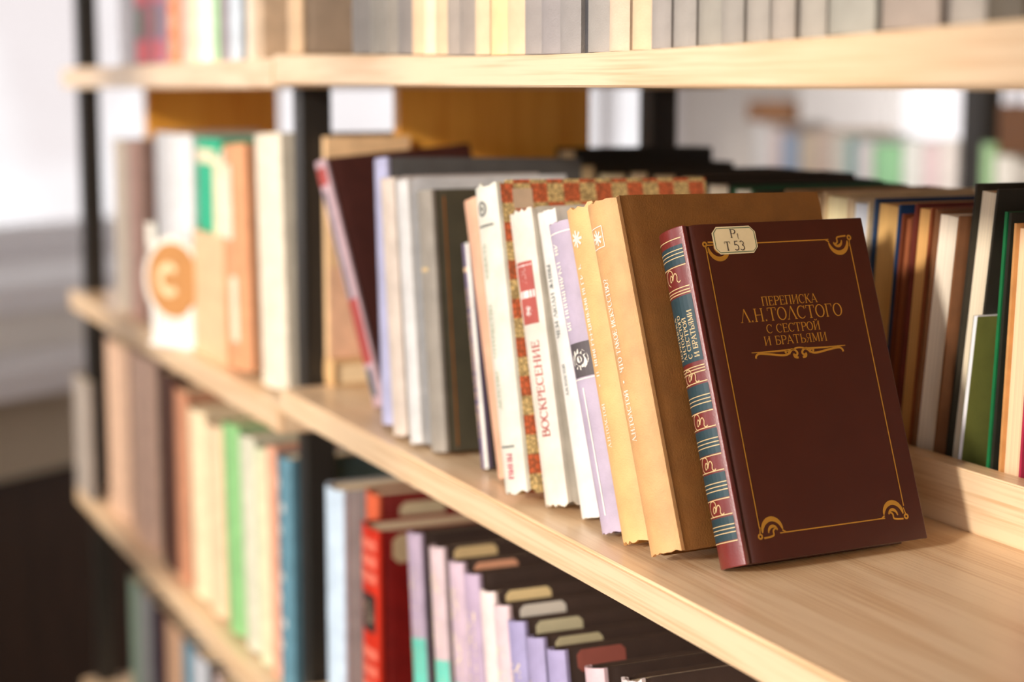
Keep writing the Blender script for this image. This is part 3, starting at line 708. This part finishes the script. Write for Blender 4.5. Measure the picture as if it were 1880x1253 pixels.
for i, (l_, xt, zt, ln, sp, tq, lb) in enumerate(Ls):
    nx = Ls[i + 1][1] if i < len(Ls) - 1 else xt + .03
    B_ = low(l_, xt, zt, ln, min(.026, (nx - xt) * .9), (62, 46, 38), sp, y=.034, W=.15, bulge=.006, wear=.002 if i in (4, 10) else 0, groove=.001)
    hh = B_.h
    if tq: B_.bands([(.0, hh - .088 - .004 * i, 0, 1)], TURQ, 'spine_foot')
    if i < 9 and i != 4: spine_mark(B_, [('x', 11, .80, hh - .115 if i < 4 else hh - .125, .0095 if i != 8 else .012, .0088)], mat((240, 220, 180), .6))
    if lb: B_.label_card(.009, hh - .0165, .038, .0155, lb)

# ================================================================== LEFT BAY
G_LT, G_LM, G_LL, G_LB = 'books on the top shelf of the far bay', 'books on the middle shelf of the far bay', 'books on the lower shelf of the far bay', 'books on the bottom shelf of the far bay'
def left(label, grp, z, xl, xr, top, spine, cover=None, lean=0., y=.025, W=.14, **k):
    h = (top - z) / math.cos(lean)
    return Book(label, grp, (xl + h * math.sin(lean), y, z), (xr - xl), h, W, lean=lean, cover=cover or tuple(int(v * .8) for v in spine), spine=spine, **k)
ZT, ZM, ZW, ZB = .3142, -.0178, -.3218, -.6298
for a in [('grey white spine at the left end of the far top shelf', -.800, -.705, .50, (206, 202, 204)),
          ('pink and violet patterned spine on the far top shelf', -.700, -.590, .52, (170, 110, 120)),
          ('violet grey spine on the far top shelf beside the pink one', -.586, -.530, .50, (150, 130, 156)),
          ('orange spine with cream spots on the far top shelf', -.526, -.452, .52, (228, 140, 96)),
          ('grey beige spine on the far top shelf', -.449, -.415, .5, (196, 184, 170)),
          ('cream yellow spine on the far top shelf', -.412, -.369, .51, (240, 226, 190)),
          ('white spine on the far top shelf, between cream and green', -.366, -.312, .51, (250, 250, 246)),
          ('thin light green spine on the far top shelf', -.308, -.282, .5, (160, 206, 150)),
          ('dark grey spine on the far top shelf', -.279, -.245, .5, (150, 140, 144)),
          ('pale blue white spine on the far top shelf', -.241, -.196, .51, (206, 216, 224)),
          ('cream spine with blue corner beside the cardboard box file', -.1735, -.100, .52, (244, 226, 200))]:
    b = left(a[0], G_LT, ZT, *a[1:])
    if 'pink' in a[0]:
        spine_mark(b, [('p', .1, .75, .075, .150), ('p', .1, .8, .004, .030)], mat((236, 110, 116), .6), 'spine_patches')
        spine_mark(b, [('p', .1, .6, .035, .070)], mat((120, 130, 110), .6), 'spine_picture')
    if 'orange' in a[0]:
        spine_mark(b, [('d', .5, v, .008) for v in (.02, .05, .08, .11)], mat((248, 220, 190), .6), 'spine_spots')
    if 'blue corner' in a[0]: spine_mark(b, [('p', 0, .3, .09, .13)], mat((120, 130, 190), .6), 'spine_mark')
bLM = [('beige spine nearest the far post on the far middle shelf', -.860, -.772, .216, (222, 206, 184)),
       ('brownish pink spine on the far middle shelf', -.768, -.692, .217, (222, 178, 158)),
       ('wide white spine above the round brown divider', -.665, -.470, .230, (250, 248, 244)),
       ('book with bright green panel and cream head on the far middle shelf', -.450, -.335, .228, (40, 180, 136)),
       ('thin white spine beside the green book', -.331, -.285, .216, (250, 246, 236)),
       ('orange and white spotted spine leaning on the far middle shelf', -.280, -.190, .223, (226, 160, 114)),
       ('wide cream spine beside the black post on the far middle shelf', -.153, -.062, .238, (240, 228, 204))]
for i, (l_, a, b_, zt, c) in enumerate(bLM):
    B_ = left(l_, G_LM, ZM, a, b_, zt, c, y=.038 if i in (2, 3, 4) else .025, lean=.06 if 'orange' in l_ else (.05 if 'wide cream' in l_ else 0.), bulge=.006)
    if 'green' in l_: spine_mark(B_, [('p', 0, .85, B_.h - .028, B_.h - .012), ('p', .80, 1, .06, B_.h - .02), ('p', 0, 1, .098, .114)], mat((240, 226, 190), .6), 'cream_panel')
    if 'orange' in l_: spine_mark(B_, [('p', .2, .55, .14, .22), ('p', .35, .65, .03, .10)], mat((255, 236, 206), .6), 'white_patches')
# round lettered divider
dv = root('shelf_divider', 'round brown disc divider with cream letter clipped to the far middle shelf', 'divider', (-.476, -.0215, ZM + .0004), (0, 0, math.atan2(.040, .080)), 'dividers on the far middle shelf')
def cyl(bm, cx, cz, r, y0, y1, n=40):
    """upright disc facing local -y"""
    P = arc(cx, cz, r, r, 0, 360, n)[:-1]
    A = [bm.verts.new((x, y0, z)) for x, z in P]; B = [bm.verts.new((x, y1, z)) for x, z in P]
    bm.faces.new(A); bm.faces.new(B[::-1])
    for i in range(len(P)): bm.faces.new((A[i], B[i], B[(i + 1) % len(P)], A[(i + 1) % len(P)]))
    bmesh.ops.recalc_face_normals(bm, faces=bm.faces)
bm = bmesh.new(); cyl(bm, .050, .0790, .053, .001, .004)
box(bm, .004, .018, .001, .004, .115, .145)
link('white_rim', bm, mat((246, 240, 226), .6, .03), dv)
bm = boxes((.010, .088, -.004, .008, 0, .004), (.012, .022, -.001, .0045, .004, .05), (.078, .088, -.001, .0045, .004, .05), (.02, .08, .001, .004, .004, .03))
link('stand', bm, mat((250, 246, 238), .6, .03), dv)
bm = bmesh.new(); cyl(bm, .052, .0800, .044, -.002, .001)
link('brown_disc', bm, mat((196, 138, 78), .7, .05), dv)
bm = bmesh.new(); ribbon(bm, arc(.046, .080, .0155, .0155, 40, 320, 20), .0095, lambda u, v: Vector((u, -.0024, v)))
link('letter', bm, mat((244, 218, 170), .6, .03), dv)
left('tan slipcase just right of the round brown disc', G_LM, ZM, -.400, -.262, .124, (236, 196, 152), y=.0185, W=.012, board=.001, groove=0, bulge=.0005, name='slipcase').root['category'] = 'slipcase'

left('grey flat box standing at the far end of the lower shelf, before the thin post', 'boxes at the end of the far lower shelf', ZW, -1.098, -.985, -.145, (176, 164, 152), y=.001, W=.017, bulge=.0005, groove=0, board=.001, name='flat_box').root['category'] = 'box'
for l_, a, b_, zt, c, ln in [('tall peach beige spine next to the grey box file', -.960, -.815, -.072, (238, 198, 166), 0),
          ('wide beige spine on the far lower shelf, right of the peach one', -.792, -.640, -.066, (232, 194, 168), 0),
          ('dark chocolate spine on the far lower shelf', -.612, -.536, -.070, (80, 48, 36), 0),
          ('reddish brown spine on the far lower shelf', -.532, -.470, -.080, (200, 140, 106), 0),
          ('bright cream orange spine on the far lower shelf', -.465, -.388, -.095, (246, 222, 182), .05),
          ('pale tan spine left of the light green book', -.384, -.312, -.100, (236, 206, 168), .05),
          ('light green spine on the far lower shelf', -.307, -.240, -.086, (140, 196, 128), .07),
          ('pale grey green spine beside the light green one', -.235, -.180, -.088, (212, 210, 186), .07),
          ('yellow green spine on the far lower shelf', -.176, -.128, -.090, (216, 218, 180), .06),
          ('thin orange pink spine on the far lower shelf', -.124, -.100, -.080, (220, 160, 130), .05),
          ('blue spine with white flecks beside the black post on the far lower shelf', -.086, -.044, -.082, (92, 136, 152), 0)]:
    B_ = left(l_, G_LL, ZW, a, b_, zt, c, lean=ln, bulge=.006)
    if 'flecks' in l_: spine_mark(B_, [('d', .3 + .4 * ((k * 7) % 5) / 5, .02 + .024 * k, .004) for k in range(9)], mat((246, 246, 240), .3), 'bokeh_flecks')  # out-of-focus glints of light painted on the spine as pale discs
for l_, a, b_, c in [('grey green spine at the left of the far bottom shelf', -.842, -.785, (140, 160, 140)), ('silver grey spine on the far bottom shelf', -.780, -.705, (176, 176, 172)),
          ('dark purple spine on the far bottom shelf', -.700, -.635, (66, 44, 60)), ('tan spine on the far bottom shelf', -.630, -.530, (212, 170, 136)),
          ('teal blue spine on the far bottom shelf', -.526, -.484, (80, 130, 150)), ('silver white spine on the far bottom shelf', -.480, -.400, (190, 194, 200)),
          ('near black spine on the far bottom shelf', -.396, -.372, (60, 54, 52)), ('pinkish white spine on the far bottom shelf', -.368, -.26, (220, 200, 196))]:
    left(l_, G_LB, ZB, a, b_, -.40, c)

# ================================================================== SECOND BOOKCASE ACROSS THE ROOM
fc = root('bookcase', 'blurred second bookcase across the room behind the middle shelf', 'bookcase', (-1.3, 1.5, FLOOR))
def fpart(name, bm, m):
    for v in bm.verts: v.co -= Vector((-1.3, 1.5, FLOOR))
    return link(name, bm, m, fc)
for z in (-.55, -.27, .0): fpart('shelf_board', boxes((-1.62, .3, 1.5, 1.80, z - .02, z)), ASH)
for x in (-.926, .25): fpart('post', boxes((x, x + .06, 1.52, 1.56, FLOOR, .60)), BLACK)
for x in (-.926, .25): fpart('post', boxes((x, x + .06, 1.76, 1.80, FLOOR, .60)), BLACK)
fpart('cross_panel', boxes((-1.605, -1.43, 1.50, 1.512, .218, .258)), mat((150, 100, 50), .5))
fpart('cross_panel', boxes((-.80, -.60, 1.50, 1.512, .175, .258)), mat((100, 64, 34), .5))
G_FAR = 'blurred books on the bookcase across the room'
fbk = [(-1.60, .056, .215, (236, 236, 236), 'white'), (-1.54, .040, .200, (223, 208, 208), 'rosy grey'), (-1.495, .065, .190, (167, 186, 212), 'blue'), (-1.425, .05, .195, (245, 228, 203), 'peach cream'), (-1.37, .05, .205, (240, 221, 206), 'pale apricot'),
       (-1.315, .045, .195, (233, 232, 223), 'greyish white'), (-1.265, .03, .190, (147, 186, 186), 'teal'), (-1.23, .05, .185, (219, 216, 219), 'silver grey'), (-1.175, .085, .180, (147, 203, 156), 'bright green'), (-1.085, .055, .190, (223, 227, 224), 'mint white'),
       (-1.025, .045, .185, (228, 208, 212), 'dusty pink'), (-.975, .046, .190, (233, 227, 224), 'pinkish white'), (-.86, .03, .190, (160, 199, 151), 'leaf green'), (-.825, .05, .170, (225, 223, 216), 'stone grey'), (-.77, .05, .160, (193, 188, 180), 'taupe')]
for x, t, h, c, hue in fbk:
    Book('blurred %s book on the bookcase across the room' % hue, G_FAR, (x, 1.515, .0005), t, h, .15, cover=c, spine=c, bulge=.004)
